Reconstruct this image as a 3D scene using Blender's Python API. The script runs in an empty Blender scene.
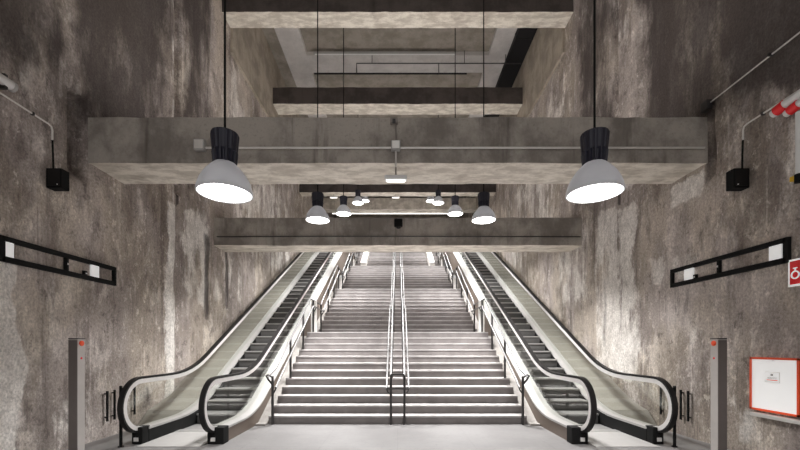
import bpy, bmesh, math, random
from mathutils import Vector, Matrix, noise
random.seed(7)
S = bpy.context.scene
COL = S.collection
PI = math.pi
CAM_Z, FPX, WX = 1.55, 385.0, 5.0          # eye height, focal length in pixels of the 800 px frame, half width of the hall

# ------------------------------------------------------------------ materials
def new_mat(name):
    m = bpy.data.materials.new(name); m.use_nodes = True
    nt = m.node_tree; b = nt.nodes['Principled BSDF']
    return m, nt, b
def nd(nt, typ, **kw):
    n = nt.nodes.new(typ)
    for k, v in kw.items():
        if k in n.inputs.keys(): n.inputs[k].default_value = v
        else: setattr(n, k, v)
    return n
def mixc(nt, a, b, fac):
    n = nt.nodes.new('ShaderNodeMix'); n.data_type = 'RGBA'
    for s, v in ((6, a), (7, b)):
        if isinstance(v, tuple): n.inputs[s].default_value = (*v, 1)
        else: nt.links.new(v, n.inputs[s])
    if isinstance(fac, (int, float)): n.inputs[0].default_value = fac
    else: nt.links.new(fac, n.inputs[0])
    return n.outputs[2]
def math_n(nt, op, a, b=0.0):
    n = nt.nodes.new('ShaderNodeMath'); n.operation = op
    for s, v in ((0, a), (1, b)):
        if isinstance(v, (int, float)): n.inputs[s].default_value = v
        else: nt.links.new(v, n.inputs[s])
    return n.outputs[0]
def ramp(nt, fac, p0, p1, c0=0.0, c1=1.0):
    n = nt.nodes.new('ShaderNodeMapRange'); n.interpolation_type = 'SMOOTHSTEP'
    n.inputs['From Min'].default_value = p0; n.inputs['From Max'].default_value = p1
    n.inputs['To Min'].default_value = c0; n.inputs['To Max'].default_value = c1
    nt.links.new(fac, n.inputs['Value']); return n.outputs['Result']
def noise_n(nt, scale, stretch=(1, 1, 1), detail=6, rough=0.6, off=(0, 0, 0)):
    tc = nt.nodes.new('ShaderNodeTexCoord'); mp = nt.nodes.new('ShaderNodeMapping')
    mp.inputs['Scale'].default_value = stretch; mp.inputs['Location'].default_value = off
    nt.links.new(tc.outputs['Object'], mp.inputs['Vector'])
    n = nd(nt, 'ShaderNodeTexNoise', Scale=scale, Detail=detail, Roughness=rough)
    nt.links.new(mp.outputs[0], n.inputs['Vector']); return n.outputs['Fac']
def bump(nt, b, h, strength=0.5, dist=0.02):
    n = nd(nt, 'ShaderNodeBump', Strength=strength, Distance=dist)
    nt.links.new(h, n.inputs['Height']); nt.links.new(n.outputs[0], b.inputs['Normal'])

def plain(name, col, rough=0.5, metal=0.0, var=0.12, scale=8, emit=None, estr=0):
    m, nt, b = new_mat(name)
    nz = noise_n(nt, scale)
    c = mixc(nt, tuple(x * (1 - var) for x in col), tuple(min(1, x * (1 + var)) for x in col), nz)
    nt.links.new(c, b.inputs['Base Color'])
    b.inputs['Roughness'].default_value = rough; b.inputs['Metallic'].default_value = metal
    if max(col) < 0.02: b.inputs['Specular IOR Level'].default_value = 0.2
    if emit:
        b.inputs['Emission Color'].default_value = (*emit, 1); b.inputs['Emission Strength'].default_value = estr
    return m

def wall_mat():
    m, nt, b = new_mat('weathered_concrete')
    big = noise_n(nt, 0.5, (1, 1, 0.7), 8, 0.62)
    mid = noise_n(nt, 1.7, (1, 1, 0.55), 9, 0.72, (3, 1, 7))
    blot = noise_n(nt, 1.0, (1, 1, 0.40), 9, 0.70, (5, 8, 2))
    strk = noise_n(nt, 1.7, (1, 1.6, 0.10), 8, 0.72, (9, 2, 1))
    fine = noise_n(nt, 30, (1, 1, 0.8), 5, 0.75)
    grit = noise_n(nt, 4.5, (1, 1, 0.7), 10, 0.80, (2, 6, 4))
    hue = noise_n(nt, 0.8, (1, 1, 0.5), 5, 0.6, (7, 7, 1))
    c = mixc(nt, (0.30, 0.262, 0.232), (0.52, 0.468, 0.425), ramp(nt, big, 0.38, 0.62))
    c = mixc(nt, c, (0.70, 0.65, 0.60), math_n(nt, 'MULTIPLY', ramp(nt, mid, 0.51, 0.63), 0.75))
    c = mixc(nt, c, (0.17, 0.142, 0.128), math_n(nt, 'MULTIPLY', ramp(nt, blot, 0.51, 0.63), 0.75))
    c = mixc(nt, c, (0.15, 0.122, 0.112), math_n(nt, 'MULTIPLY', ramp(nt, strk, 0.55, 0.70), 0.65))
    c = mixc(nt, c, (0.64, 0.59, 0.54), math_n(nt, 'MULTIPLY', ramp(nt, strk, 0.42, 0.30), 0.45))
    drip = noise_n(nt, 3.4, (1, 2.4, 0.07), 7, 0.70, (1, 3, 8))
    patchy = ramp(nt, mid, 0.42, 0.60)
    c = mixc(nt, c, (0.74, 0.69, 0.64), math_n(nt, 'MULTIPLY', math_n(nt, 'MULTIPLY', ramp(nt, drip, 0.57, 0.67), patchy), 0.65))
    c = mixc(nt, c, (0.10, 0.08, 0.075), math_n(nt, 'MULTIPLY', ramp(nt, drip, 0.42, 0.31), 0.55))
    c = mixc(nt, c, (0.80, 0.75, 0.69), math_n(nt, 'MULTIPLY', ramp(nt, grit, 0.55, 0.63), 0.65))
    c = mixc(nt, c, (0.10, 0.082, 0.074), math_n(nt, 'MULTIPLY', ramp(nt, grit, 0.46, 0.37), 0.62))
    tint = nt.nodes.new('ShaderNodeMix'); tint.data_type = 'RGBA'; tint.blend_type = 'MULTIPLY'; tint.inputs[0].default_value = 1
    nt.links.new(c, tint.inputs[6]); nt.links.new(mixc(nt, (1.04, 1.005, 0.96), (1.02, 0.995, 1.02), ramp(nt, hue, 0.42, 0.58)), tint.inputs[7]); c = tint.outputs[2]
    la = nd(nt, 'ShaderNodeAttribute', attribute_name='pale').outputs['Fac']
    lf = math_n(nt, 'ADD', la, math_n(nt, 'MULTIPLY', math_n(nt, 'SUBTRACT', mid, 0.5), 1.3))
    lf = math_n(nt, 'ADD', lf, math_n(nt, 'MULTIPLY', math_n(nt, 'SUBTRACT', strk, 0.5), -0.9))
    lf = math_n(nt, 'MULTIPLY', ramp(nt, lf, 0.36, 0.56), math_n(nt, 'MINIMUM', math_n(nt, 'MULTIPLY', la, 2.2), 1.0))
    c = mixc(nt, c, mixc(nt, (0.66, 0.62, 0.58), (0.92, 0.88, 0.84), ramp(nt, grit, 0.40, 0.60)), math_n(nt, 'MULTIPLY', lf, 0.86))
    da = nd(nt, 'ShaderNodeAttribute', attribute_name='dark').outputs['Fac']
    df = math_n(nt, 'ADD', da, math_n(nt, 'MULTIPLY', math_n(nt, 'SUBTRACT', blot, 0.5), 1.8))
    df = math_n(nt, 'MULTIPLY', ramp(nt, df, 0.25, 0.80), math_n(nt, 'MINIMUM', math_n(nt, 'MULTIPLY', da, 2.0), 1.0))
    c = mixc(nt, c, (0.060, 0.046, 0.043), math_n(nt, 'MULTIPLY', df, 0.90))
    sp = ramp(nt, fine, 0.32, 0.68, 0.76, 1.26)
    mul = nt.nodes.new('ShaderNodeVectorMath'); mul.operation = 'SCALE'
    nt.links.new(c, mul.inputs[0]); nt.links.new(sp, mul.inputs['Scale'])
    nt.links.new(mul.outputs[0], b.inputs['Base Color'])
    b.inputs['Roughness'].default_value = 0.85
    h = math_n(nt, 'ADD', math_n(nt, 'MULTIPLY', fine, 0.6), math_n(nt, 'ADD', mid, math_n(nt, 'MULTIPLY', strk, 0.8)))
    bump(nt, b, h, 0.7, 0.04)
    return m

def concrete(name, c0, c1, stain=(0.12, 0.10, 0.085), samt=0.5, scale=1.6, stretch=(1, 1, 1), rough=0.8, bstr=0.4):
    m, nt, b = new_mat(name)
    a = noise_n(nt, scale, stretch, 8, 0.65)
    s = noise_n(nt, 2.4, (1.3, 1.3, 0.12), 7, 0.65, (4, 4, 0))
    f = noise_n(nt, 24, (1, 1, 1), 4, 0.7)
    c = mixc(nt, c0, c1, ramp(nt, a, 0.38, 0.62))
    c = mixc(nt, c, stain, math_n(nt, 'MULTIPLY', ramp(nt, s, 0.52, 0.75), samt))
    c = mixc(nt, c, tuple(x * 0.72 for x in c0), math_n(nt, 'MULTIPLY', ramp(nt, f, 0.52, 0.8), 0.6))
    nt.links.new(c, b.inputs['Base Color']); b.inputs['Roughness'].default_value = rough
    bump(nt, b, math_n(nt, 'ADD', a, math_n(nt, 'MULTIPLY', f, 0.5)), bstr, 0.02)
    return m

def floor_mat():
    m, nt, b = new_mat('pale_floor')
    a = noise_n(nt, 0.8, (1, 1, 1), 7, 0.6); f = noise_n(nt, 14, (1, 1, 1), 5, 0.7)
    c = mixc(nt, (0.175, 0.169, 0.169), (0.225, 0.218, 0.218), ramp(nt, a, 0.35, 0.65))
    c = mixc(nt, c, (0.135, 0.128, 0.127), math_n(nt, 'MULTIPLY', ramp(nt, f, 0.5, 0.75), 0.6))
    tc = nt.nodes.new('ShaderNodeTexCoord')
    br = nt.nodes.new('ShaderNodeTexBrick'); br.offset = 0
    for k, v in (('Scale', 1.0), ('Mortar Size', 0.006), ('Brick Width', 1.2), ('Row Height', 1.2)): br.inputs[k].default_value = v
    br.inputs['Color1'].default_value = br.inputs['Color2'].default_value = (1, 1, 1, 1); br.inputs['Mortar'].default_value = (0.88, 0.88, 0.88, 1)
    nt.links.new(tc.outputs['Object'], br.inputs['Vector'])
    mm = nt.nodes.new('ShaderNodeMix'); mm.data_type = 'RGBA'; mm.blend_type = 'MULTIPLY'; mm.inputs[0].default_value = 1
    nt.links.new(c, mm.inputs[6]); nt.links.new(br.outputs['Color'], mm.inputs[7]); nt.links.new(mm.outputs[2], b.inputs['Base Color'])
    b.inputs['Roughness'].default_value = 0.42
    bump(nt, b, f, 0.1, 0.005)
    return m

def glass_mat():
    m, nt, b = new_mat('balustrade_glass'); nt.nodes.remove(b)
    out = [n for n in nt.nodes if n.type == 'OUTPUT_MATERIAL'][0]
    t = nd(nt, 'ShaderNodeBsdfTransparent'); t.inputs[0].default_value = (0.95, 0.96, 0.945, 1)
    g = nd(nt, 'ShaderNodeBsdfGlossy'); g.inputs['Roughness'].default_value = 0.03
    g.inputs['Color'].default_value = (0.9, 0.92, 0.9, 1)
    fr = nd(nt, 'ShaderNodeFresnel', IOR=1.45)
    mx = nt.nodes.new('ShaderNodeMixShader')
    geo = nt.nodes.new('ShaderNodeNewGeometry')
    fac = math_n(nt, 'MULTIPLY', fr.outputs[0], math_n(nt, 'SUBTRACT', 1.0, geo.outputs['Backfacing']))
    nt.links.new(fac, mx.inputs[0]); nt.links.new(t.outputs[0], mx.inputs[1]); nt.links.new(g.outputs[0], mx.inputs[2])
    nt.links.new(mx.outputs[0], out.inputs['Surface'])
    return m

def dome_mat():
    m, nt, b = new_mat('frosted_lamp_dome')
    out = [n for n in nt.nodes if n.type == 'OUTPUT_MATERIAL'][0]
    b.inputs['Base Color'].default_value = (0.20, 0.20, 0.21, 1); b.inputs['Roughness'].default_value = 0.3
    nz = noise_n(nt, 6)
    t = nd(nt, 'ShaderNodeBsdfTranslucent'); nt.links.new(mixc(nt, (0.15, 0.15, 0.155), (0.20, 0.20, 0.205), nz), t.inputs[0])
    ad = nt.nodes.new('ShaderNodeAddShader'); nt.links.new(b.outputs[0], ad.inputs[0]); nt.links.new(t.outputs[0], ad.inputs[1])
    nt.links.new(ad.outputs[0], out.inputs['Surface']); return m

M = dict(
    wall=wall_mat(), floor=floor_mat(), glass=glass_mat(),
    beam=concrete('beam_concrete', (0.23, 0.205, 0.182), (0.46, 0.42, 0.375), (0.10, 0.082, 0.072), 0.9, 1.1, (1, 1, 0.8)),
    beam_shaded=concrete('shaded_beam_concrete', (0.055, 0.044, 0.041), (0.095, 0.078, 0.072), (0.03, 0.023, 0.02), 0.6),  # dark faces of the upper beams: their shade is put into the colour
    soffit=concrete('lit_soffit_concrete', (0.50, 0.45, 0.385), (0.74, 0.69, 0.61), (0.30, 0.25, 0.20), 0.6, 2.5, (1, 2.5, 1)),  # light from below put into the colour, paler than the beam faces
    ceil=concrete('ceiling_concrete', (0.24, 0.215, 0.18), (0.34, 0.30, 0.26), (0.17, 0.145, 0.12), 0.5),
    rib=concrete('ceiling_rib_plaster', (0.50, 0.475, 0.46), (0.60, 0.57, 0.55), (0.40, 0.36, 0.34), 0.3),
    ledge=concrete('ledge_concrete', (0.30, 0.26, 0.21), (0.45, 0.39, 0.32), (0.17, 0.14, 0.11), 0.6),
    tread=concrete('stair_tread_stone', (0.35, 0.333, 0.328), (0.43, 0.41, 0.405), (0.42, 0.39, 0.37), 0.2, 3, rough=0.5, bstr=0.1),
    riser=concrete('shaded_riser_stone', (0.17, 0.153, 0.149), (0.215, 0.197, 0.192), (0.13, 0.118, 0.114), 0.3, 3, rough=0.55, bstr=0.1),  # same stone as the treads, darkened to paint in the poorly lit risers
    string=concrete('stair_string_stone', (0.27, 0.255, 0.24), (0.34, 0.32, 0.30), (0.20, 0.18, 0.165), 0.3, 4, bstr=0.1),
    white=concrete('white_parapet_render', (0.74, 0.72, 0.69), (0.82, 0.80, 0.77), (0.6, 0.57, 0.53), 0.2, 4, bstr=0.1),
    steel=plain('brushed_steel', (0.72, 0.70, 0.69), 0.38, 0.25),
    deck=plain('satin_aluminium_deck', (0.47, 0.458, 0.45), 0.38, 0.3),
    walldeck=plain('beige_deck_panel', (0.40, 0.38, 0.345), 0.5, 0.2, 0.2, 4),
    cladding=plain('bronze_cladding', (0.145, 0.112, 0.09), 0.45, 0.3),
    black=plain('black_plastic', (0.006, 0.006, 0.006), 0.75),
    rubber=plain('black_rubber', (0.014, 0.013, 0.013), 0.38),
    railmetal=plain('dark_steel_post', (0.06, 0.056, 0.055), 0.4, 0.5),
    rail=plain('satin_steel_handrail', (0.11, 0.107, 0.107), 0.45, 0.4),
    step=plain('escalator_step_metal', (0.42, 0.41, 0.405), 0.45, 0.6),
    stepriser=plain('escalator_riser_metal', (0.13, 0.127, 0.125), 0.5, 0.4),
    nose=plain('step_nosing', (0.55, 0.54, 0.53), 0.4, 0.6),
    cap=plain('navy_black_ballast', (0.022, 0.022, 0.036), 0.45),
    dome=dome_mat(),
    lens=plain('lit_lens', (0.9, 0.9, 0.9), 0.4, 0, 0.02, 3, (1.0, 0.97, 0.93), 9.0),
    tube=plain('lit_tube', (0.9, 0.9, 0.9), 0.4, 0, 0.02, 3, (1.0, 0.96, 0.90), 1.6),
    conduit=plain('galvanised_conduit', (0.80, 0.78, 0.75), 0.4, 0.5),
    pvc=plain('white_enamel', (0.80, 0.80, 0.79), 0.4, 0, 0.04),
    signwhite=plain('glowing_sign_white', (0.88, 0.88, 0.87), 0.5, 0, 0.03, 8, (1, 1, 1), 0.25),  # slight glow added so cabinet door, paper and sign border look whiter
    red=plain('red_enamel', (0.85, 0.012, 0.018), 0.4, 0, 0.05),
    orange=plain('orange_red_enamel', (0.90, 0.10, 0.03), 0.4, 0, 0.05),
    yellow=plain('yellow_enamel', (0.80, 0.50, 0.03), 0.4),
    grey=plain('grey_paint', (0.42, 0.41, 0.40), 0.5),
    gapfill=plain('black_gap_paint', (0.016, 0.015, 0.016), 0.7),
    post=plain('pillar_steel', (0.52, 0.49, 0.47), 0.42, 0.4),
    darkpost=plain('pillar_steel_dark', (0.17, 0.15, 0.142), 0.4, 0.4),  # darker steel for the pillar front plates
    pipe=plain('thin_grey_pipe', (0.28, 0.25, 0.23), 0.5),
)

# ------------------------------------------------------------------ mesh helpers
class MB:
    def __init__(s): s.bm = bmesh.new()
    def box(s, x0, x1, y0, y1, z0, z1, bev=0.0):
        r = bmesh.ops.create_cube(s.bm, size=1.0)
        for v in r['verts']:
            v.co = Vector(((x0 + x1) / 2 + v.co.x * (x1 - x0), (y0 + y1) / 2 + v.co.y * (y1 - y0), (z0 + z1) / 2 + v.co.z * (z1 - z0)))
        if bev:
            es = list({e for v in r['verts'] for e in v.link_edges})
            bmesh.ops.bevel(s.bm, geom=es, offset=bev, segments=2, affect='EDGES', profile=0.6)
        return s
    def rings(s, rings, close=False, caps=True):
        n = len(rings[0]); vs = [[s.bm.verts.new(p) for p in r] for r in rings]
        m = len(vs)
        for i in range(m if close else m - 1):
            a, b = vs[i], vs[(i + 1) % m]
            for k in range(n): s.bm.faces.new((a[k], a[(k + 1) % n], b[(k + 1) % n], b[k]))
        if caps and not close:
            s.bm.faces.new(list(reversed(vs[0]))); s.bm.faces.new(vs[-1])
        return s
    def tube(s, path, r, seg=8):
        path = [Vector(p) for p in path]; rg = []; up = Vector((0, 0, 1)); prev = None
        for i, p in enumerate(path):
            t = ((path[min(i + 1, len(path) - 1)] - p).normalized() + (p - path[max(i - 1, 0)]).normalized()).normalized()
            a = prev if prev is not None else (up if abs(t.z) < 0.95 else Vector((1, 0, 0)))
            a = (a - t * a.dot(t)).normalized(); prev = a; b = t.cross(a)
            rg.append([p + (a * math.cos(2 * PI * k / seg) + b * math.sin(2 * PI * k / seg)) * r for k in range(seg)])
        return s.rings(rg)
    def band(s, path, x, w, t0, t1):
        """rectangular strip following a (y, z) path at constant x: width w, from t0 to t1 along the path normal"""
        rg = []
        for i, (y, z) in enumerate(path):
            q0, q1 = path[max(i - 1, 0)], path[min(i + 1, len(path) - 1)]
            d = Vector((q1[0] - q0[0], q1[1] - q0[1])).normalized(); n = Vector((-d.y, d.x))
            rg.append([(x - w / 2, y + n.x * t0, z + n.y * t0), (x + w / 2, y + n.x * t0, z + n.y * t0),
                       (x + w / 2, y + n.x * t1, z + n.y * t1), (x - w / 2, y + n.x * t1, z + n.y * t1)])
        return s.rings(rg)
    def wall_strip(s, prof, x0, x1):
        """solid between lower and upper profile: prof = [(y, zlow, zhigh)]"""
        return s.rings([[(x0, y, a), (x1, y, a), (x1, y, b), (x0, y, b)] for y, a, b in prof])
    def lathe(s, prof, c=(0, 0, 0), seg=32, caps=True):
        c = Vector(c)
        return s.rings([[c + Vector((r * math.cos(2 * PI * k / seg), r * math.sin(2 * PI * k / seg), z)) for k in range(seg)] for r, z in prof], caps=caps)
    def build(s, name, mat, parent=None, smooth=False):
        bmesh.ops.recalc_face_normals(s.bm, faces=s.bm.faces)
        me = bpy.data.meshes.new(name); s.bm.to_mesh(me); s.bm.free()
        for m in (mat if isinstance(mat, (list, tuple)) else [mat]): me.materials.append(M[m])
        if smooth:
            for p in me.polygons: p.use_smooth = True
            try: me.set_sharp_from_angle(angle=math.radians(40))
            except Exception: pass
        o = bpy.data.objects.new(name, me); COL.objects.link(o)
        if parent: o.parent = parent
        return o
def empty(name, loc=(0, 0, 0)):
    o = bpy.data.objects.new(name, None); o.location = loc; o.empty_display_size = 0.2; COL.objects.link(o); return o
def tag(o, label, cat, group=None, kind=None):
    o['label'] = label; o['category'] = cat
    if group: o['group'] = group
    if kind: o['kind'] = kind
    return o
def struct(o, label=None):
    o['kind'] = 'structure'
    if label: o['label'] = label
    return o
def copy_tree(o, parent=None):
    c = o.copy(); COL.objects.link(c)
    if parent: c.parent = parent
    for ch in list(o.children): copy_tree(ch, c)
    return c
def clamp01(t): return max(0.0, min(1.0, t))
def sstep(a, b, t):
    t = clamp01((t - a) / (b - a)); return t * t * (3 - 2 * t)

# ------------------------------------------------------------------ setting: walls
def frange(a, b, st):
    n = max(1, round((b - a) / st)); return [a + (b - a) * i / n for i in range(n)]
YS = frange(-3, 4.5, 0.5) + frange(4.5, 12, 0.06) + frange(12, 32, 0.15) + [32]
ZS = frange(-0.05, 6.5, 0.06) + frange(6.5, 13.1, 0.13) + [13.1]

# stains, patches and painted-in shade: y0, y1, z0, z1, strength, edge softness
PALE = {-1: [(4.5, 5.12, -0.1, 2.66, 0.62, 0.10), (8.22, 8.66, 0.2, 5.0, 0.62, 0.10), (8.40, 8.62, 5.0, 9.2, 0.45, 0.08),
             (8.8, 10.3, 2.6, 4.9, 0.50, 0.3), (10.5, 12.5, 2.6, 5.2, 0.42, 0.4), (5.5, 6.4, 0.0, 0.85, 0.46, 0.25), (5.3, 5.7, 1.2, 3.9, 0.34, 0.2),
             (4.5, 5.4, 4.6, 6.2, 0.30, 0.3), (6.6, 7.6, 0.5, 2.4, 0.36, 0.4), (12, 18, 4.5, 8.5, 0.45, 0.6), (10.4, 14.6, 7.5, 10.3, 0.38, 0.6)],
        1: [(7.95, 9.7, 0.8, 4.9, 0.58, 0.25), (7.25, 7.75, 2.7, 3.5, 0.56, 0.15), (6.35, 7.0, 2.75, 3.3, 0.5, 0.15), (6.3, 7.1, 4.05, 4.45, 0.58, 0.10),
             (7.85, 8.62, 5.2, 10.0, 0.40, 0.04), (5.4, 6.1, 0.0, 0.9, 0.42, 0.2), (10, 12, 2.6, 5.0, 0.45, 0.4), (4.6, 5.0, 3.2, 4.4, 0.46, 0.15),
             (5.2, 7.0, 1.3, 2.0, 0.30, 0.3), (12, 18, 4.5, 8.5, 0.45, 0.6), (10.4, 14.6, 7.5, 10.3, 0.38, 0.6)]}
DARK = {-1: [(4.4, 5.7, 4.95, 9, 0.85, 0.6), (8.66, 8.80, 4.9, 10, 0.95, 0.05), (5.5, 8.6, 5.2, 12, 0.80, 1.0), (9.9, 10.25, 2.4, 4.6, 0.62, 0.10), (8.8, 10.6, 5.2, 12, 0.70, 0.6),  # high patches paint the dimness of the upper wall
             (5.0, 6.2, 3.9, 6.5, 0.50, 0.4), (11.1, 11.4, 2.6, 4.6, 0.6, 0.1), (7.35, 7.8, 0.25, 1.05, 0.50, 0.2), (5.9, 6.3, 3.9, 5.4, 0.45, 0.15)],  # last entry paints shade into the beam recess
        1: [(4.4, 6.0, 4.75, 9, 1.0, 0.5), (8.62, 8.76, 4.9, 10, 0.95, 0.04), (5.6, 7.84, 5.2, 12, 0.82, 0.5), (4.6, 5.3, 5.6, 8, 0.50, 0.2), (8.8, 10.6, 5.2, 12, 0.72, 0.6),  # upper wall dimness painted here too
            (4.6, 5.0, 3.0, 4.5, 0.25, 0.1), (9.2, 9.4, 1.6, 3.2, 0.55, 0.1), (5.0, 6.1, 4.4, 7, 0.55, 0.4), (6.15, 6.3, 4.2, 5.4, 0.5, 0.05)]}  # ends with painted shade for the chipped recess at the beam
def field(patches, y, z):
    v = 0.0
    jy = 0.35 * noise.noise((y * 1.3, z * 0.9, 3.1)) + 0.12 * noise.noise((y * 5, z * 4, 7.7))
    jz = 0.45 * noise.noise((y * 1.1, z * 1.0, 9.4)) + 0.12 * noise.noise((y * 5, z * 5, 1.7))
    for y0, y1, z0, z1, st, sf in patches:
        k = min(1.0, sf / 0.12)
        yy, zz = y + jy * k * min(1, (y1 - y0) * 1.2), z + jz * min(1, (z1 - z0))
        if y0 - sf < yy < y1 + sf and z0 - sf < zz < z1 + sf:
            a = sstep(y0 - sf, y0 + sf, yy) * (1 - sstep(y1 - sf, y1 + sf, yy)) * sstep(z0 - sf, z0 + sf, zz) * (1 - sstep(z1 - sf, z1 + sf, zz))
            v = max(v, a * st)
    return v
def wall(side, name):
    """cast wall with uneven face; the relief carries the recess round the near beam and the vertical joints"""
    bm = bmesh.new(); grid = []; pl = []; dk = []
    for y in YS:
        row = []
        for z in ZS:
            d = 0.012 * noise.fractal((y * 0.9, z * 0.6, side * 5.0), 1.0, 2.0, 4) + 0.006 * noise.noise((y * 4, z * 4, side))
            if side < 0:
                j = 0.05 * noise.noise((z * 1.2, 4, 2))
                if z > 5.0: d -= 0.14 * sstep(8.60 + j, 8.68 + j, y) * (1 - sstep(8.80 + j, 8.88 + j, y))
                d += 0.05 * sstep(8.2 + j, 8.34 + j, y) * (1 - sstep(8.5 + j, 8.62 + j, y))
                d -= 0.30 * sstep(5.84, 5.94, y + 0.4 * j) * (1 - sstep(6.20, 6.25, y)) * sstep(4.1, 4.45, z + 2 * j) * (1 - sstep(5.45, 5.55, z + j))
            else:
                j = 0.05 * noise.noise((z * 1.2, 8, 2))
                if z > 5.0:
                    d -= 0.14 * sstep(8.58 + j, 8.66 + j, y) * (1 - sstep(8.76 + j, 8.84 + j, y))
                    d += 0.08 * sstep(7.85, 7.90, y) * (1 - sstep(8.58, 8.64, y))
                d -= 0.12 * sstep(6.06, 6.12, y + 0.6 * j) * (1 - sstep(6.20, 6.25, y)) * sstep(4.2, 4.45, z + 2 * j) * (1 - sstep(5.35, 5.45, z + j))
            row.append(bm.verts.new((side * (WX - d), y, z)))
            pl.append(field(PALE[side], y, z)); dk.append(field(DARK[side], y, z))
        grid.append(row)
    for i in range(len(YS) - 1):
        for j in range(len(ZS) - 1):
            bm.faces.new((grid[i][j], grid[i + 1][j], grid[i + 1][j + 1], grid[i][j + 1]))
    ring = [r[0] for r in grid] + grid[-1][1:] + [r[-1] for r in reversed(grid[:-1])] + list(reversed(grid[0][1:-1]))
    back = [bm.verts.new((side * 5.6, v.co.y, v.co.z)) for v in ring]
    for i in range(len(ring)):
        k = (i + 1) % len(ring); bm.faces.new((ring[i], ring[k], back[k], back[i]))
    bm.faces.new(back)
    bmesh.ops.recalc_face_normals(bm, faces=bm.faces)
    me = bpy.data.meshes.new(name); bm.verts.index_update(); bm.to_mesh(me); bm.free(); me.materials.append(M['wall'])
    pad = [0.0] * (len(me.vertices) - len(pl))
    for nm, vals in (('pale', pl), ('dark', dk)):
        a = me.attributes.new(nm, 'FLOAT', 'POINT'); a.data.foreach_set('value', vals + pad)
    for p in me.polygons: p.use_smooth = len(p.vertices) == 4
    o = bpy.data.objects.new(name, me); COL.objects.link(o); return struct(o)
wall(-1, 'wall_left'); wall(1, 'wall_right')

struct(MB().box(-5.6, 5.6, -3, 26, -0.35, 0.0).build('floor', 'floor'))
struct(MB().box(-5.6, 5.6, 26.0, 32, 7.6, 7.92).build('floor_upper', 'floor'))
struct(MB().box(-5.6, 5.6, 32, 32.4, 7.6, 13.4).build('wall_back', 'ledge'))
struct(MB().box(-5.6, 5.6, -3, 32.4, 13.1, 13.5).build('ceiling', 'ceil'))

# ceiling ribs: pale plaster bands along both sides and across
for n, (x0, x1, y0, y1) in enumerate(((-4.42, -3.55, 8, 26), (3.55, 4.35, 8, 26), (-3.55, 3.55, 15.05, 16.0), (-3.55, 3.55, 11.0, 11.7), (-3.55, 3.55, 19.4, 20.3))):
    struct(MB().box(x0, x1, y0, y1, 12.95, 13.12).build('trim_%d' % (n + 1), 'rib'))
struct(MB().box(-3.5, 2.9, 16.05, 16.18, 13.0, 13.11).build('trim_6', 'gapfill'))  # black strip stands in for the shadow gap behind the cross rib
# upper side ledges of lighter concrete
def ledge(side, name, x_in, z0=10.35):
    struct(MB().box(min(side * x_in, side * 5.3), max(side * x_in, side * 5.3), 11.5, 26, z0, 13.1).build(name, 'ledge'))
ledge(-1, 'trim_7', 4.93); ledge(1, 'trim_8', 4.93)

# ------------------------------------------------------------------ beams
def beam(y0, y1, z0, z1, face, label, xl=-5.2, xr=5.2, rough=0.012, chip=0.0):
    """cast beam spanning wall to wall, uneven edges, pale underside"""
    bm = bmesh.new(); n = 60; rg = []
    for i in range(n + 1):
        x = xl + (xr - xl) * i / n
        q = [rough * noise.noise((x * 2.1, y0 * 3 + k * 7, z0)) + rough * 0.6 * noise.noise((x * 7, y0 + k * 3, z0)) for k in range(8)]
        rg.append([bm.verts.new(p) for p in ((x, y0 + q[0], z0 + q[1]), (x, y1 + q[2], z0 + q[3]), (x, y1 + q[4], z1 + q[5]), (x, y0 + q[6], z1 + q[7]))])
    for a, b in zip(rg, rg[1:]):
        for k in range(4):
            f = bm.faces.new((a[k], b[k], b[(k + 1) % 4], a[(k + 1) % 4])); f.material_index = 1 if k == 0 else 0
    bm.faces.new(rg[0]); bm.faces.new(list(reversed(rg[-1])))
    bmesh.ops.recalc_face_normals(bm, faces=bm.faces)
    me = bpy.data.meshes.new('concrete_beam'); bm.to_mesh(me); bm.free()
    me.materials.append(M[face]); me.materials.append(M['soffit'])
    o = bpy.data.objects.new('concrete_beam', me); COL.objects.link(o)
    return tag(o, label, 'beam', 'cross beams over the hall', 'structure')
beam(6.24, 7.04, 4.53, 5.27, 'beam', 'grey concrete beam behind the two largest pendant lamps with a conduit along it', -5.02, 5.02)
beam(10.46, 11.2, 4.31, 5.06, 'beam', 'grey concrete beam low over the staircase with a small black camera')
beam(10.95, 11.5, 11.08, 12.0, 'beam_shaded', 'dark concrete beam highest in view with pale mottled underside')
beam(15.2, 15.9, 11.15, 11.80, 'beam_shaded', 'dark concrete beam below the coffered ceiling with pale cream underside')
beam(19.6, 20.1, 9.42, 10.1, 'beam_shaded', 'brown concrete beam seen between the two near beams above small lamps')
beam(24.3, 25.0, 10.25, 10.95, 'soffit', 'pale far concrete beam above the head of the staircase')

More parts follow.
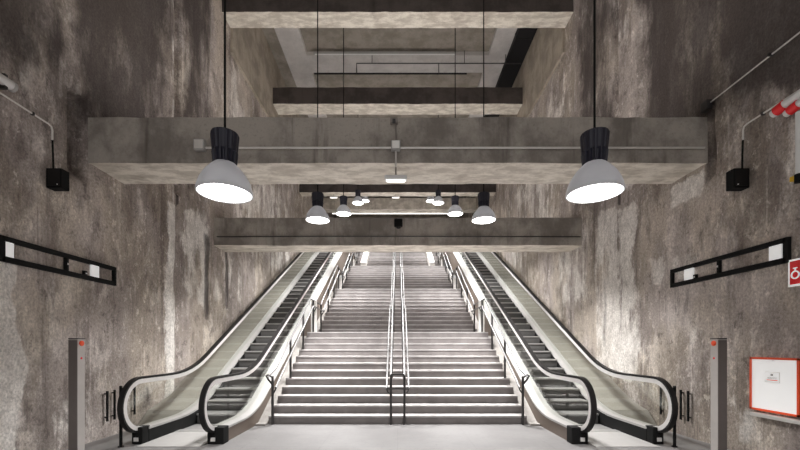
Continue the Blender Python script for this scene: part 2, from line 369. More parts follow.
# ------------------------------------------------------------------ staircase
RISE, RUN, NST, LAND, SX = 0.165, 0.30, 12, 1.6, 2.6
STARTS = []
stairs = tag(empty('staircase', (0, 7.75, 0)), 'wide pale stone staircase climbing in flights between the two escalators', 'staircase')
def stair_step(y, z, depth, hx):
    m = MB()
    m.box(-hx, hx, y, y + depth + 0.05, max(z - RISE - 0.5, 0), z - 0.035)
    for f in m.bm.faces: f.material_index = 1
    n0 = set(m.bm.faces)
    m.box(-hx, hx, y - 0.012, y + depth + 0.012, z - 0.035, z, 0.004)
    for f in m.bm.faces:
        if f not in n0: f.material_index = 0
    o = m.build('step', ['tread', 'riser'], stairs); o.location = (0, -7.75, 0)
y, z = 7.75, 0.0
LEVELS = []
for fl in range(4):
    STARTS.append((y, z))
    for k in range(NST):
        z += RISE
        last = k == NST - 1
        dep = RUN if not last else (LAND if fl < 3 else 0.3)
        if not last: stair_step(y, z, dep, SX)
        else:
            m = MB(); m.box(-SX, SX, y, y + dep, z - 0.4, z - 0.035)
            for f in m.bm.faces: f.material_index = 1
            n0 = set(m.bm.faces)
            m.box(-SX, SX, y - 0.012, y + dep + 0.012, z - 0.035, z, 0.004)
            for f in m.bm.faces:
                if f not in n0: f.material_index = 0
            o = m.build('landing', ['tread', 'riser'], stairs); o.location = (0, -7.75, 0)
        y += dep
STAIR_END = y
def stair_z(yy):
    """height of the pitch line at depth yy"""
    zz = 0.0
    for (s, z0) in STARTS:
        if yy >= s: zz = z0 + min(NST * RISE, RISE + (yy - s) / RUN * RISE)
    return zz
# pale side strings between steps and escalators
for sd in (-1, 1):
    prof = []
    yy = 7.55
    while yy < STAIR_END + 0.01:
        zz = max(0.04, stair_z(yy) - 0.11)
        prof.append((yy, max(0, zz - 0.7), zz)); yy += 0.15
    o = MB().wall_strip(prof, min(sd * 2.6, sd * 2.795), max(sd * 2.6, sd * 2.795)).build('side_string', 'string', stairs); o.location = (0, -7.75, 0)
    a, za = STARTS[3]
    o = MB().wall_strip([(a - 0.15, za - 0.1, za + 0.5), (STAIR_END, za + 1.7, za + 2.45)], min(sd * 1.85, sd * 2.15), max(sd * 1.85, sd * 2.15)).build('parapet', 'white', stairs)
    o.location = (0, -7.75, 0)

# ------------------------------------------------------------------ stair railings
def rail_nodes(y_end):
    pts = [(STARTS[0][0] + 0.02, stair_z(STARTS[0][0] + 0.02))]
    for i, (s, z0) in enumerate(STARTS):
        if i: pts.append((s - 0.05, z0))
        pts += [(s + 0.15, z0 + RISE), (s + (NST - 1) * RUN, z0 + NST * RISE), (s + (NST - 1) * RUN + 0.2, z0 + NST * RISE)]
    return [p for p in pts if p[0] <= y_end]
PATH = rail_nodes(26)
def path_z(yy):
    for (a, za), (b, zb) in zip(PATH, PATH[1:]):
        if a <= yy <= b: return za + (zb - za) * (yy - a) / (b - a) if b > a else zb
    return PATH[-1][1]
def ground_z(yy):
    zz = 0.0
    for (s, z0) in STARTS:
        if yy >= s:
            zz = z0 + RISE * min(NST, int((yy - s) / RUN + 1e-6) + 1)
    return zz
POSTS_Y = [7.69, 8.98, 10.2, 11.4, 12.55, 13.85, 15.1, 16.3, 17.45, 18.75, 20.0, 21.2, 22.35, 23.6, 24.9]
ctr = tag(empty('centre_railing', (0, 7.7, 0)), 'double steel railing running up the middle of the staircase', 'railing')
for sx in (-0.135, 0.135):
    sg = 1 if sx > 0 else -1
    o = MB().tube([(sx, 7.69, 0.92)] + [(sx, a, b + 0.95) for a, b in PATH[1:]], 0.022).build('handrail', 'rail', ctr, True); o.location = (0, -7.7, 0)
    o = MB().tube([(sx + sg * 0.085, 7.66, 0.72)] + [(sx + sg * 0.085, a, b + 0.74) for a, b in PATH[1:]], 0.02).build('handrail', 'rail', ctr, True); o.location = (0, -7.7, 0)
    for yy in POSTS_Y:
        g = ground_z(yy); tp = path_z(max(yy, 7.77)) + 0.95 if yy > 7.7 else 0.92
        m = MB().tube([(sx, yy, g - 0.0), (sx, yy, tp)], 0.024)
        o = m.build('post', 'railmetal', ctr, True); o.location = (0, -7.7, 0)
        c = MB().tube([(sx, yy, tp - 0.32), (sx + sg * 0.06, yy, tp - 0.27), (sx + sg * 0.085, yy, tp - 0.215)], 0.014, 6).build('bracket', 'railmetal', ctr, True); c.location = (0, -7.7, 0)
o = MB().tube([(-0.135, 7.69, 0.90), (-0.135, 7.69, 0.975), (-0.11, 7.69, 1.0), (0.11, 7.69, 1.0), (0.135, 7.69, 0.975), (0.135, 7.69, 0.90)], 0.024).build('end_loop', 'railmetal', ctr, True); o.location = (0, -7.7, 0)
o = MB().tube([(-0.22, 7.67, 0.72), (0.22, 7.67, 0.72)], 0.018).build('cross_bar', 'railmetal', ctr, True); o.location = (0, -7.7, 0)

def side_railing(sd, label):
    r = tag(empty('side_railing', (sd * 2.5, 7.7, 0)), label, 'railing', 'railings on the edges of the staircase')
    back = (-sd * 2.5, -7.7, 0); x = sd * 2.5
    for dx, hh in ((0.0, 0.95), (-sd * 0.08, 0.74)):
        st = 7.69 - (0.12 if hh > 0.9 else 0.05)
        o = MB().tube([(x + dx + (sd * 0.06 if hh > .9 else 0), st, hh + 0.0)] + [(x + dx, a, b + hh) for a, b in PATH[1:]], 0.022).build('handrail', 'rail', r, True); o.location = back
    for yy in POSTS_Y:
        g = ground_z(yy); tp = (path_z(yy) + 0.95) if yy > 7.7 else 0.97
        o = MB().tube([(x, yy, g), (x, yy, tp)], 0.027).build('post', 'railmetal', r, True); o.location = back
        o = MB().tube([(x, yy, tp - 0.36), (x - sd * 0.05, yy, tp - 0.29), (x - sd * 0.08, yy, tp - 0.215)], 0.016, 6).build('bracket', 'railmetal', r, True); o.location = back
    for yy, hh in ((11.5, 0.95), (16.6, 0.58), (21.5, 0.5)):
        g = ground_z(yy)
        o = MB().box(x - 0.085, x + 0.085, yy - 0.03, yy + 0.03, g, g + hh, 0.008).build('end_panel', 'white', r); o.location = back
    o = MB().tube([(x, 7.69, 0.80), (x + sd * 0.07, 7.66, 0.90), (x + sd * 0.10, 7.62, 0.98), (x + sd * 0.06, 7.6, 1.0), (x, 7.66, 0.95)], 0.020).build('end_loop', 'railmetal', r, True); o.location = back
side_railing(-1, 'steel handrail on the staircase edge farther from the red fire sign')
side_railing(1, 'steel handrail on the staircase edge nearer the red fire sign')

# ------------------------------------------------------------------ escalators
MSL = 0.516
TOPZ = 7.92
def smooth_path(pts, n=6):
    """round the corners of a (y, z) polyline by quadratic blends"""
    out = [pts[0]]
    for i in range(1, len(pts) - 1):
        p, q, r = Vector(pts[i - 1]), Vector(pts[i]), Vector(pts[i + 1])
        L = min((q - p).length, (r - q).length) * 0.45; L = min(L, 0.7)
        a, b = q + (p - q).normalized() * L, q + (r - q).normalized() * L
        for k in range(n + 1):
            t = k / n; out.append(tuple(a * (1 - t) ** 2 + q * 2 * t * (1 - t) + b * t * t))
    out.append(pts[-1]); return out
HR_BEND = 7.76; HR_TOP = HR_BEND + TOPZ / MSL
UP = smooth_path([(6.25, 1.04), (HR_BEND, 1.04), (HR_TOP, 1.04 + TOPZ), (24.6, 1.04 + TOPZ)])
def newel(cy, cz, r, a0, a1, n=16):
    return [(cy + r * math.cos(a0 + (a1 - a0) * k / n), cz + r * math.sin(a0 + (a1 - a0) * k / n)) for k in range(n + 1)]
# loop: from under the base box, forward round the nose, up and along
NOSE = [(6.34, 0.17), (6.24, 0.19)] + [(p[0], p[1]) for p in newel(6.22, 0.62, 0.42, -PI / 2, -1.5 * PI, 18)]
HPATH = NOSE + UP[1:] + [(24.6 + 0.42 * math.cos(a), 8.54 + 0.42 * math.sin(a)) for a in [PI / 2 - PI * k / 10 for k in range(1, 11)]]
DECK_B = 7.90
DECK = smooth_path([(6.28, 0.25), (DECK_B, 0.25), (DECK_B + TOPZ / MSL, 0.25 + TOPZ), (24.9, 0.25 + TOPZ)])
DECK_OUT = DECK
DECK_IN = smooth_path([(6.28, 0.25), (7.61, 0.25), (7.61 + TOPZ / MSL, 0.25 + TOPZ), (24.9, 0.25 + TOPZ)])
def deck_z(yy, DECK):
    for (a, za), (b, zb) in zip(DECK, DECK[1:]):
        if a <= yy <= b: return za + (zb - za) * (yy - a) / max(1e-6, b - a)
    return DECK[-1][1] if yy > 10 else DECK[0][1]
def hr_z(yy):
    for (a, za), (b, zb) in zip(UP, UP[1:]):
        if a <= yy <= b: return za + (zb - za) * (yy - a) / max(1e-6, b - a)
    return UP[-1][1]
def step_z(yy): return max(0.0, min(TOPZ, MSL * (yy - 7.75)))
def escalator(sd, label):
    root = tag(empty('escalator', (sd * 3.55, 6.2, 0)), label, 'escalator', 'escalators beside the staircase')
    back = (-sd * 3.55, -6.2, 0)
    def put(m, name, mat, parent=root, smooth=False):
        o = m.build(name, mat, parent, smooth)
        if parent is root: o.location = back
        return o
    def xs(a, b): return (min(sd * a, sd * b), max(sd * a, sd * b))
    for inner in (True, False):
        gx = 2.95 if inner else 4.17
        DECK = DECK_IN if inner else DECK_OUT
        bal = empty('balustrade'); bal.parent = root; bal.location = back
        # glass: base is the deck, top the handrail, rounded newel end
        m = MB(); th = 0.012
        g = []
        for yy in [6.3, 6.6, 6.9, 7.2, 7.5, 7.8, 8.1, 8.5, 9] + frange(9.5, 22.5, 1.0) + [22.6, 22.9, 23.2, 23.6, 24, 24.5]:
            g.append((yy, deck_z(yy, DECK) - 0.02, hr_z(yy) - 0.02))
        for k in range(12):
            a = PI / 2 + (PI / 2) * k / 12
            yy = 6.22 + 0.41 * math.cos(a); g.insert(0, (yy, 0.62 - 0.41 * math.sin(a), 0.62 + 0.41 * math.sin(a)))
        g.sort(); m.wall_strip(g, sd * gx - th / 2, sd * gx + th / 2)
        m.build('glass_panel', 'glass', bal)
        MB().band(HPATH, sd * gx, 0.076, -0.004, 0.030).build('handrail', 'rubber', bal, True)
        MB().band(HPATH, sd * gx, 0.075, -0.075, -0.006).build('handrail_guide', 'steel', bal, True)
        if inner:
            a0, a1 = 2.79, 3.06
        else:
            a0, a1 = 4.05, 4.27
        x0, x1 = xs(a0, a1)
        MB().rings([[(x0, p[0], p[1] - 0.035), (x1, p[0], p[1] - 0.035), (x1, p[0], p[1]), (x0, p[0], p[1])] for p in DECK]).build('deck', 'deck', bal, True)
        low = lambda yy: 0.0 if yy < 7.6 else max(0.0, step_z(yy) - 0.35)
        prof = [(p[0], low(p[0]), p[1] - 0.035) for p in DECK]
        sx0, sx1 = xs(3.02, 3.055) if inner else xs(4.055, 4.09)
        MB().wall_strip(prof, sx0, sx1).build('skirt', 'black', bal)
        if inner:
            cx0, cx1 = xs(2.80, 2.83)
            MB().wall_strip([(p[0], 0.0 if p[0] < 8.2 else max(0, p[1] - 1.1), p[1] - 0.035) for p in DECK], cx0, cx1).build('cladding', 'cladding', bal)
        b0, b1 = xs(gx - 0.16, gx + 0.12) if inner else xs(gx - 0.11, gx + 0.06)
        if inner: b0, b1 = xs(2.77, 3.03)
        base = MB().box(b0, b1, 6.12, 6.32, 0.0, 0.27, 0.015).build('newel_base', 'black', bal)
        MB().box(min(sd * (gx - 0.05), sd * (gx + 0.02)), max(sd * (gx - 0.05), sd * (gx + 0.02)), 6.105, 6.125, 0.05, 0.11).build('sensor', 'steel', base)
    # deck sloping up against the wall
    y_in = 7.35
    pr = [(y_in, 0.0, 0.02)] + [(p[0], max(0, p[1] - 0.5), p[1] + 0.01) for p in DECK_OUT if p[0] > 7.45]
    pr[1] = (pr[1][0], 0.0, pr[1][2])
    put(MB().wall_strip(pr, *xs(4.271, 4.975)), 'wall_deck', 'walldeck')
    # landing plate and comb
    put(MB().box(*xs(3.06, 4.05), 5.95, 7.0, 0.0, 0.012), 'floor_plate', 'grey')
    put(MB().box(*xs(3.06, 4.05), 7.0, 7.18, 0.0, 0.018), 'comb_plate', 'nose')
    # moving steps
    for k in range(40):
        yy = 7.75 + 0.4 * k; zz = min(TOPZ, 0.2064 * (k + 1))
        if k == 0:
            put(MB().box(*xs(3.065, 4.045), 7.18, 7.75, 0.0, 0.006), 'step', 'step')
        m = MB(); x0, x1 = xs(3.065, 4.045)
        m.box(x0, x1, yy + 0.02, yy + 0.40, zz - 0.03, zz)                       # tread
        n1 = set(m.bm.faces)
        m.rings([[(x0, yy + 0.035 - 0.02 * math.sin(PI * t), zz - 0.22 + 0.2 * t), (x1, yy + 0.035 - 0.02 * math.sin(PI * t), zz - 0.22 + 0.2 * t),
                  (x1, yy + 0.06, zz - 0.22 + 0.2 * t), (x0, yy + 0.06, zz - 0.22 + 0.2 * t)] for t in (0, .25, .5, .75, 1)])
        n2 = set(m.bm.faces)
        m.box(x0, x1, yy - 0.004, yy + 0.02, zz - 0.03, zz + 0.001)              # nosing
        for f in m.bm.faces: f.material_index = 0 if f in n1 else (1 if f in n2 else 2)
        put(m, 'step', ['step', 'stepriser', 'nose'])
    return root
escalator(-1, 'escalator beside the wall opposite the white red-framed panel')
escalator(1, 'escalator beside the same wall as the white red-framed panel')

# ------------------------------------------------------------------ pendant lamps
WATT, WATT2, UPW, LS = 74, 225, 92, 0.90
def make_lamp():
    r = empty('pendant_lamp')                       # origin at the lens centre
    fin = MB()
    seg = 56; rg = []
    for z_, rad, amp in ((0.33, 0.105, 0.0), (0.335, 0.118, 0.014), (0.46, 0.128, 0.016), (0.475, 0.135, 0.004), (0.66, 0.152, 0.004), (0.68, 0.148, 0.0), (0.69, 0.06, 0.0)):
        rg.append([((rad + amp * (1 if (k // 2) % 2 else -1)) * math.cos(2 * PI * k / seg), (rad + amp * (1 if (k // 2) % 2 else -1)) * math.sin(2 * PI * k / seg), z_) for k in range(seg)])
    fin.rings(rg).build('ballast_housing', 'cap', r)
    prof = [(0.300, -0.012), (0.308, -0.008), (0.308, 0.012), (0.302, 0.04), (0.289, 0.09), (0.267, 0.145), (0.236, 0.20), (0.199, 0.25), (0.163, 0.29), (0.135, 0.318), (0.115, 0.335)]
    inn = [(a - 0.012, b) for a, b in reversed(prof)]
    MB().lathe(prof + inn, seg=40, caps=False).build('reflector_dome', 'dome', r, True)
    MB().lathe([(0.289, -0.002), (0.291, 0.004), (0.288, 0.010)], seg=40).build('lens', 'lens', r, True)
    MB().lathe([(0.018, 0.69), (0.028, 0.70), (0.028, 0.735), (0.012, 0.76)], seg=12).build('hook', 'black', r, True)
    return r
LAMPS = [(4.0, 3.15), (8.95, 4.50), (13.8, 6.32), (18.7, 8.54), (23.2, 10.35)]
SIDE_NAME = {-1: 'on the fire sign\'s opposite side', 1: 'on the fire sign\'s side'}
ROWN = ['largest pendant lamp before the near beam', 'second pendant lamp up the stairs', 'third pendant lamp up the stairs',
        'fourth pendant lamp up the stairs', 'smallest, farthest pendant lamp']
proto = None
for i, (yy, zz) in enumerate(LAMPS):
    for sd in (-1, 1):
        if proto is None: proto = o = make_lamp()
        else: o = copy_tree(proto)
        o.location = ((0.125, 0.07, 0.06, 0.02, 0.0)[i] + sd * (1.92, 1.93, 2.0, 1.95, 1.99)[i], yy, zz); o.scale = (LS, LS, LS)
        tag(o, 'lit ' + ROWN[i] + ', ' + SIDE_NAME[sd], 'lamp', 'pendant lamps over the stairs')
lamp_roots = [o for o in bpy.data.objects if o.parent is None and o.name.startswith('pendant_lamp')]
for o in lamp_roots:
    h = (13.1 - o.location.z) / LS
    MB().tube([(0, 0, 0.75), (0, 0, h)], 0.014 if o.location.y < 12 else 0.016, 6).build('cable', 'black', o)
    ld = bpy.data.lights.new('lamp_light', 'AREA'); ld.shape = 'DISK'; ld.size = 0.56; ld.energy = WATT if o.location.y < 6 else WATT2; ld.color = (1.0, 0.985, 0.972); ld.spread = math.radians(122)
    lo = bpy.data.objects.new('lamp_light', ld); COL.objects.link(lo); lo.parent = o; lo.location = (0, 0, -0.02)
# the same lamps go on over the platform behind the viewer: their light only
for yy in (-1.2,):
    for sd in (-1, 1):
        ld = bpy.data.lights.new('platform_light', 'AREA'); ld.shape = 'DISK'; ld.size = 0.56; ld.energy = WATT; ld.color = (1.0, 0.985, 0.972); ld.spread = math.radians(122)
        lo = bpy.data.objects.new('platform_light', ld); COL.objects.link(lo); lo.location = (sd * 2, yy, 3.25)

# unseen fill lights added above the two near beams to brighten the undersides
for yy, zz in ((6.64, 5.36), (10.83, 5.15)):
    ld = bpy.data.lights.new('soffit_fill', 'AREA'); ld.shape = 'RECTANGLE'; ld.size = 7.0; ld.size_y = 0.3; ld.energy = UPW; ld.color = (1.0, 0.96, 0.91)
    lo = bpy.data.objects.new('soffit_fill', ld); COL.objects.link(lo); lo.location = (0, yy, zz); lo.rotation_euler = (PI, 0, 0)
# ------------------------------------------------------------------ things on the near beam
cb = tag(empty('beam_conduit', (0, 6.2, 5.0)), 'thin pale conduit running along the face of the near beam', 'conduit')
zc = CAM_Z + (347 - 147.5) / (FPX / 6.2)
o = MB().tube([(-3.12, 6.21, zc), (4.95, 6.21, zc)], 0.018, 8).build('pipe', 'conduit', cb, True); o.location = (0, -6.2, -5.0)
o = MB().tube([(-0.03, 6.21, zc), (-0.03, 6.21, 4.45)], 0.016, 8).build('drop_pipe', 'conduit', cb, True); o.location = (0, -6.2, -5.0)
o = MB().tube([(-0.03, 6.21, zc), (-0.03, 6.21, 5.22)], 0.010, 8).build('riser_pipe', 'pipe', cb, True); o.location = (0, -6.2, -5.0)
def junction(x, z, s, label):
    j = tag(empty('junction_box', (x, 6.19, z)), label, 'junction box', 'junction boxes on the near beam')
    MB().box(-s, s, -0.045, 0.045, -s, s, 0.012).build('body', 'grey', j)
    MB().box(-s * 0.8, s * 0.8, -0.055, -0.045, -s * 0.8, s * 0.8, 0.004).build('cover', 'conduit', j)
junction(-3.18, zc + 0.03, 0.085, 'grey junction box where the conduit ends beside a pendant lamp')
junction(-0.03, zc + 0.02, 0.075, 'grey junction box at the middle of the near beam')
d = tag(empty('wall_bracket', (-0.06, 6.2, 5.18)), 'tiny dark bracket on the top edge of the near beam', 'bracket')
MB().box(-0.06, 0.06, -0.03, 0.05, -0.03, 0.05, 0.01).build('clamp', 'pipe', d)
MB().box(-0.025, 0.025, -0.05, -0.03, -0.05, 0.02, 0.005).build('bolt_plate', 'railmetal', d)
def small_light(x, yy, z, w, top, label):
    l = tag(empty('hanging_light', (x, yy, z)), label, 'light fixture', 'small white light fixtures under the beams')
    MB().box(-w / 2, w / 2, -0.06, 0.06, -0.035, 0.035, 0.015).build('housing', 'pvc', l)
    MB().box(-w / 2 + 0.03, w / 2 - 0.03, -0.045, 0.045, -0.046, -0.034, 0.004).build('diffuser', 'tube', l)
    MB().tube([(0, 0.0, 0.03), (0, 0.0, top - z)], 0.012, 6).build('stem', 'pipe', l)
small_light(-0.03, 6.21, 4.27, 0.36, 4.5, 'small white light fixture hanging under the middle of the near beam')
small_light(-0.1, 19.85, 9.28, 0.4, 9.45, 'small white light fixture under the middle of the brown far beam')
small_light(-3.3, 19.85, 9.28, 0.4, 9.45, 'small white light fixture under the brown far beam, off to one side')
cam = tag(empty('dome_camera', (0.02, 10.40, 4.9)), 'small black camera on the face of the low beam over the stairs', 'camera')
MB().box(-0.11, 0.11, -0.06, 0.06, -0.1, 0.1, 0.02).build('housing', 'black', cam)
MB().lathe([(0.07, 0), (0.065, -0.03), (0.045, -0.055), (0.01, -0.065)], (0, -0.02, -0.095), 16).build('dome', 'rubber', cam, True)
tag(MB().tube([(-4.9, 10.43, 4.54), (-2, 10.43, 4.55), (4.95, 10.43, 4.54)], 0.014, 6).build('beam_cable', 'railmetal'), 'thin dark cable along the face of the low beam over the stairs', 'cable')

# ------------------------------------------------------------------ ceiling services
t = tag(empty('tube_light', (-0.5, 14.9, 12.9)), 'long thin unlit tube light under the coffered ceiling', 'light fixture')
MB().box(-2.75, 2.75, -0.05, 0.05, -0.02, 0.05).build('housing', 'grey', t)
MB().tube([(-2.7, -0.02, -0.04), (2.7, -0.02, -0.04)], 0.02, 8).build('tube', 'pvc', t, True)
for x in (-2, 2): MB().tube([(x, 0, 0.04), (x, 0, 0.2)], 0.012, 6).build('hanger', 'pipe', t)
sp = tag(empty('ceiling_pipe', (0, 15.0, 12.6)), 'thin dark pipe crossing below the coffered ceiling with two drops', 'pipe')
MB().tube([(-1.6, 0, -0.35), (-1.6, 0, 0), (4.8, 0, 0)], 0.022, 6).build('run', 'railmetal', sp)
for x in (1.6,): MB().tube([(x, 0, 0), (x, 0, -0.35)], 0.018, 6).build('drop', 'railmetal', sp)
for x in (-1.0, 2.6, 4.2): MB().tube([(x, 0, 0), (x, 0, 0.5)], 0.012, 6).build('hanger', 'railmetal', sp)
dk = tag(empty('gapfill_box', (4.7, 17, 12.85)), 'black box filling the dark gap along the edge of the coffered ceiling', 'gapfill')  # added black box in place of the dark open slot beside the rib
MB().box(-0.42, 0.22, -6, 6, -0.10, 0.25).build('casing', 'gapfill', dk)
for yy in (-3, 0, 3): MB().box(-0.43, 0.225, yy - 0.03, yy + 0.03, -0.11, 0.25).build('gapfill_band', 'rubber', dk)
far = tag(empty('strip_light', (0, 25.6, 10.45)), 'long lit strip light beyond the head of the staircase', 'light fixture')
MB().box(-4.4, 4.4, -0.06, 0.06, 0.03, 0.12).build('housing', 'pvc', far)
MB().tube([(-4.35, 0, 0), (4.35, 0, 0)], 0.06, 8).build('tube', 'tube', far, True)
for x in (-1.8, 1.8): MB().tube([(x, 0, 0.1), (x, 0, 2.65)], 0.015, 6).build('hanger', 'pipe', far)

# ------------------------------------------------------------------ wall things
def sign_frame(sd, label, y0, y1, yd, p0, p1, p2, p3, ysw):
    r = tag(empty('sign_frame', (sd * 4.965, yd, 2.8)), label, 'sign frame', 'black open sign frames on the walls')
    def bx(name, a, b, z0, z1, mat, t0=-0.03, t1=0.022, par=r):
        return MB().box(min(-sd * t1, -sd * t0), max(-sd * t1, -sd * t0), a - yd, b - yd, z0, z1, 0.003).build(name, mat, par)
    bx('rail', y0, y1, 0.085, 0.15, 'black'); bx('rail', y0, y1, -0.175, -0.105, 'black')
    bx('end_bar', y0 - 0.03, y0 + 0.035, -0.175, 0.15, 'black'); bx('end_bar', y1 - 0.04, y1 + 0.01, -0.175, 0.15, 'black')
    dv = bx('divider', yd - 0.02, yd + 0.02, -0.11, 0.09, 'black')
    bx('knob', yd - 0.01, yd + 0.012, -0.02, 0.01, 'steel', 0.022, 0.03, dv)
    bx('white_plate', p0, p1, -0.105, 0.085, 'signwhite', -0.02, 0.012)
    bx('white_plate', p2, p3, -0.105, 0.085, 'signwhite', -0.02, 0.012)
    s = bx('switch', ysw, ysw + 0.06, -0.10, -0.04, 'black', -0.03, 0.012); bx('switch_light', ysw + 0.02, ysw + 0.05, -0.09, -0.07, 'steel', 0.012, 0.017, s)
sign_frame(-1, 'black open sign frame with white squares on the wall without the fire sign', 4.82, 6.76, 5.77, 4.855, 4.97, 6.23, 6.39, 6.09)
sign_frame(1, 'black open sign frame with white squares beside the red fire sign', 4.91, 6.98, 5.95, 4.97, 5.14, 6.47, 6.66, 6.40)

def pillar(sd, label):
    r = tag(empty('ticket_pillar', (sd * 4.3, 5.16, 0)), label, 'pillar', 'slim steel pillars beside the escalators')
    MB().box(-0.06, 0.06, -0.06, 0.06, 0.0, 1.66, 0.006).build('casing', 'post', r)
    MB().box(-0.058, 0.058, -0.066, -0.06, 0.02, 1.64).build('front_plate', 'darkpost', r)
    MB().box(-0.063, 0.063, -0.064, 0.063, 1.655, 1.668, 0.004).build('top_cap', 'railmetal', r)
    b = MB().lathe([(0.036, 0.0), (0.036, 0.012), (0.02, 0.02)], seg=16); 
    bt = b.build('button', 'orange', r, True); bt.rotation_euler = (0, -sd * PI / 2, 0); bt.location = (-sd * 0.06, 0.0, 1.60)
    k = MB().lathe([(0.014, 0.0), (0.014, 0.004)], seg=10).build('lens', 'red', r, True); k.rotation_euler = (0, -sd * PI / 2, 0); k.location = (-sd * 0.06, 0.0, 1.40)
pillar(-1, 'slim steel pillar with red button near the wall opposite the white panel')
pillar(1, 'slim steel pillar with red button near the white red-framed panel')

def bars(sd, label, label2):
    p = tag(empty('barrier_post', (sd * 4.30, 5.98, 0)), label, 'post', 'black barrier posts at the escalator feet')
    MB().tube([(0, 0, 0.02), (0, 0, 0.93)], 0.022, 10).build('shaft', 'black', p, True)
    MB().lathe([(0.04, 0.0), (0.04, 0.012), (0.026, 0.02)], seg=16).build('base', 'black', p, True)
    MB().lathe([(0.023, 0.92), (0.023, 0.94), (0.012, 0.95)], seg=10).build('cap', 'rubber', p, True)
    for k, yy in enumerate((6.57, 6.74, 7.25)):
        b = tag(empty('wall_bar', (sd * 4.955, yy, 0.55)), label2[k], 'bar', 'short black bars on the walls')
        MB().box(-0.013, 0.013, -0.016, 0.016, -0.27, 0.25, 0.004).build('bar', 'black', b)
        for z_ in (-0.2, 0.2): MB().box(min(0, sd * 0.05), max(0, sd * 0.05), -0.012, 0.012, z_ - 0.012, z_ + 0.012).build('standoff', 'railmetal', b)
bars(-1, 'black barrier post at the escalator foot opposite the white panel',
     ['short black wall bar nearest the pillar opposite the white panel', 'short black wall bar, middle one of three opposite the white panel', 'short black wall bar seen through the glass opposite the white panel'])
bars(1, 'black barrier post at the escalator foot nearer the white panel',
     ['short black wall bar nearest the pillar on the white panel side', 'short black wall bar, middle one of three on the white panel side', 'short black wall bar seen through the glass on the white panel side'])

def speaker(sd, label, label2, label3):
    r = tag(empty('wall_speaker', (sd * 4.88, 5.53, 3.95)), label, 'speaker', 'black boxes on the walls')
    MB().box(-0.11, 0.11, -0.07, 0.07, -0.14, 0.14, 0.012).build('casing', 'black', r)
    MB().box(-0.09, 0.09, -0.076, -0.07, -0.11, 0.12).build('grille', 'rubber', r)
    MB().lathe([(0.008, 0), (0.008, 0.01)], (-sd * 0.06, -0.08, -0.10), 8).build('indicator', 'pvc', r)
    c = tag(empty('wall_conduit', (sd * 4.96, 5.53, 4.72)), label2, 'conduit')
    MB().tube([(0, -1.6, 0), (0, -0.06, 0), (0, -0.015, -0.015), (0, 0, -0.06), (0, 0.0, -0.2)], 0.012, 8).build('pipe', 'conduit', c, True)
    MB().tube([(0, 0, -0.19), (0, 0.01, -0.4), (0, 0.015, -0.62)], 0.012, 8).build('cable', 'black', c, True)
    for yy in (-0.9, -0.3): MB().box(-0.02, 0.02, yy - 0.012, yy + 0.012, -0.02, 0.02).build('clip', 'railmetal', c)
speaker(-1, 'black box speaker on the wall above the sign frame opposite the fire sign', 'thin bent conduit from the tube light to the black box', '')
speaker(1, 'black box speaker on the wall below the red and white pipes', 'thin bent conduit above the black box and red-white pipes', '')

wt = tag(empty('wall_light', (-4.9, 4.7, 4.86)), 'silver tube light on the upper wall ending above the conduit', 'light fixture')
m = MB().tube([(0, -1.0, 0), (0, 0.18, 0)], 0.06, 16).build('tube', 'steel', wt, True)
MB().tube([(0, 0.17, 0), (0, 0.21, 0)], 0.066, 16).build('end_cap', 'grey', wt, True)
for yy in (-0.5, 0.1): MB().box(-0.09, 0.02, yy - 0.02, yy + 0.02, -0.09, 0.09).build('clamp', 'railmetal', wt)

uc = tag(empty('upper_conduit', (4.96, 6.0, 5.43)), 'straight conduit on the upper wall from the near beam towards the viewer', 'conduit')
MB().tube([(0, -2.0, 0), (0, 0.12, 0)], 0.011, 8).build('pipe', 'conduit', uc, True)
MB().box(-0.06, 0.03, 0.10, 0.24, -0.10, 0.05, 0.01).build('end_box', 'railmetal', uc)
MB().box(-0.05, 0.03, -0.9, -0.88, -0.018, 0.018).build('clip', 'railmetal', uc)

fp = tag(empty('fire_pipe', (4.88, 4.95, 4.6)), 'white pipes with red end collars high on the wall above the fire sign', 'pipe')
for (dz, yy, r_) in ((0.0, 0.05, 0.055), (-0.10, -0.12, 0.05)):
    a = MB().tube([(0.02, -1.2, dz + 0.05), (0.02, yy - 0.12, dz + 0.02)], r_, 14).build('pipe', 'pvc', fp, True)
    MB().tube([(0.02, yy - 0.13, dz + 0.02), (0.02, yy - 0.02, dz)], r_ * 1.18, 14).build('collar', 'red', fp, True)
    MB().tube([(0.02, yy - 0.03, dz), (0.02, yy + 0.03, dz - 0.01)], r_ * 0.9, 14).build('end_cap', 'pvc', fp, True)
vp = tag(empty('vertical_pipe', (4.9, 4.70, 3.2)), 'white vertical pipe with a yellow tag on the wall above the fire sign', 'pipe')
MB().tube([(0, 0, 0.45), (0, 0, 1.22)], 0.035, 12).build('pipe', 'pvc', vp, True)
MB().tube([(0, 0, 0.36), (0, 0, 0.46)], 0.045, 12).build('valve', 'black', vp, True)
MB().box(-0.03, 0.03, 0.03, 0.09, 0.40, 0.46, 0.008).build('tag', 'yellow', vp)
MB().box(0, 0.08, -0.015, 0.015, 0.8, 0.83).build('clip', 'railmetal', vp)

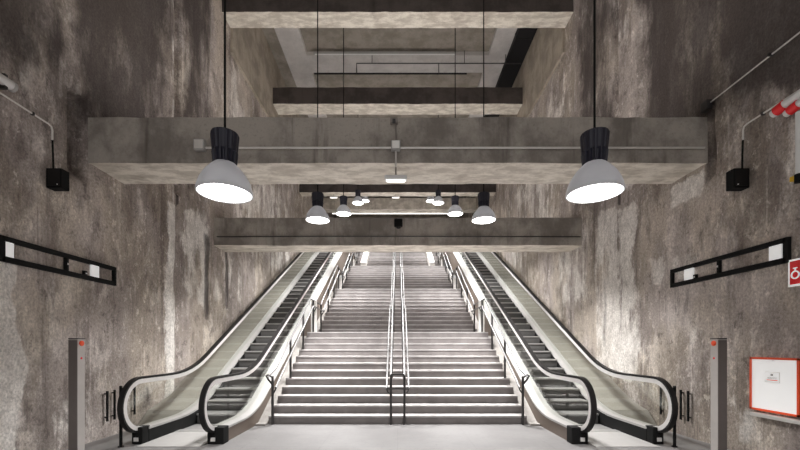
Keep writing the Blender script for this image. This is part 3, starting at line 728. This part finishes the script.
fs = tag(empty('fire_sign', (4.97, 4.72, 2.48)), 'square red fire hose sign with white border on the wall', 'sign')
MB().box(-0.012, 0.012, -0.17, 0.17, -0.17, 0.17, 0.003).build('border', 'signwhite', fs)
MB().box(-0.016, -0.011, -0.145, 0.145, -0.145, 0.145).build('panel', 'red', fs)
ring = [(-0.019, 0.075 + 0.045 * math.cos(2 * PI * k / 20), -0.03 + 0.045 * math.sin(2 * PI * k / 20)) for k in range(21)]
sy = MB().tube(ring, 0.009, 6)
sy.tube([(-0.019, 0.03, -0.03), (-0.019, -0.05, -0.03), (-0.019, -0.09, -0.06)], 0.009, 6)
sy.tube([(-0.019, 0.075, 0.015), (-0.019, 0.075, 0.05)], 0.008, 6); sy.tube([(-0.019, 0.10, 0.055), (-0.019, 0.05, 0.055)], 0.007, 6)
sy.tube([(-0.019, -0.05 + 0.03 * math.cos(2 * PI * k / 14), 0.0 + 0.03 * math.sin(2 * PI * k / 14)) for k in range(15)], 0.007, 6)
sy.build('hose_symbol', 'signwhite', fs)

wp = tag(empty('hose_cabinet', (4.985, 5.09, 1.05)), 'white wall cabinet door with orange-red frame and a small notice', 'cabinet')
y0, y1, z0, z1 = -0.335, 0.335, -0.37, 0.36
MB().box(-0.02, 0.06, y0 + 0.01, y1 - 0.01, z0 + 0.01, z1 - 0.01).build('door', 'signwhite', wp)
f = MB(); t_ = 0.028
f.box(-0.03, 0.05, y0, y1, z1 - t_, z1); f.box(-0.03, 0.05, y0, y1, z0, z0 + t_); f.box(-0.03, 0.05, y0, y0 + t_, z0, z1); f.box(-0.03, 0.05, y1 - t_, y1, z0, z1)
f.build('frame', 'orange', wp)
nt_ = MB().box(-0.024, -0.019, -0.09, 0.11, 0.03, 0.17).build('notice', 'conduit', wp)
MB().box(-0.026, -0.023, -0.083, 0.103, 0.037, 0.163).build('notice_paper', 'signwhite', nt_)
ln = MB()
for zz, a, b in ((0.095, -0.06, 0.08), (0.08, -0.055, 0.075)): ln.box(-0.0275, -0.0255, a, b, zz - 0.003, zz + 0.003)
ln.box(-0.0275, -0.0255, -0.005, 0.03, 0.115, 0.145)
ln.build('print', 'grey', nt_)
MB().box(-0.0275, -0.0255, -0.065, 0.085, 0.055, 0.065).build('red_print', 'orange', nt_)
MB().lathe([(0.012, 0), (0.012, 0.006)], (-0.024, 0.0, 0.315), 10).build('lock', 'steel', wp)
tag(MB().box(4.90, 4.99, 4.5, 5.36, 0.60, 0.65, 0.006).build('wall_ledge', 'conduit'), 'grey metal ledge under the white red-framed panel', 'ledge')

# ------------------------------------------------------------------ world, camera, view
w = bpy.data.worlds.new('station_ambient'); S.world = w; w.use_nodes = True
bg = w.node_tree.nodes['Background']; bg.inputs[0].default_value = (1.0, 0.98, 0.96, 1); bg.inputs[1].default_value = 0.5
cd = bpy.data.cameras.new('camera'); co = bpy.data.objects.new('camera', cd); COL.objects.link(co)
cd.sensor_width = 36; cd.lens = FPX / 800 * 36; cd.shift_y = 122 / 800; cd.shift_x = 2.3 / 800; cd.clip_end = 200
co.location = (0, 0, CAM_Z); co.rotation_euler = (PI / 2, 0, 0); S.camera = co
S.view_settings.view_transform = 'Standard'; S.view_settings.look = 'None'
S.view_settings.gamma = 1; S.view_settings.use_curve_mapping = False; S.view_settings.exposure = 0.2
S.cycles.max_bounces = 10; S.cycles.diffuse_bounces = 6; S.cycles.use_denoising = True; S.cycles.sample_clamp_indirect = 6
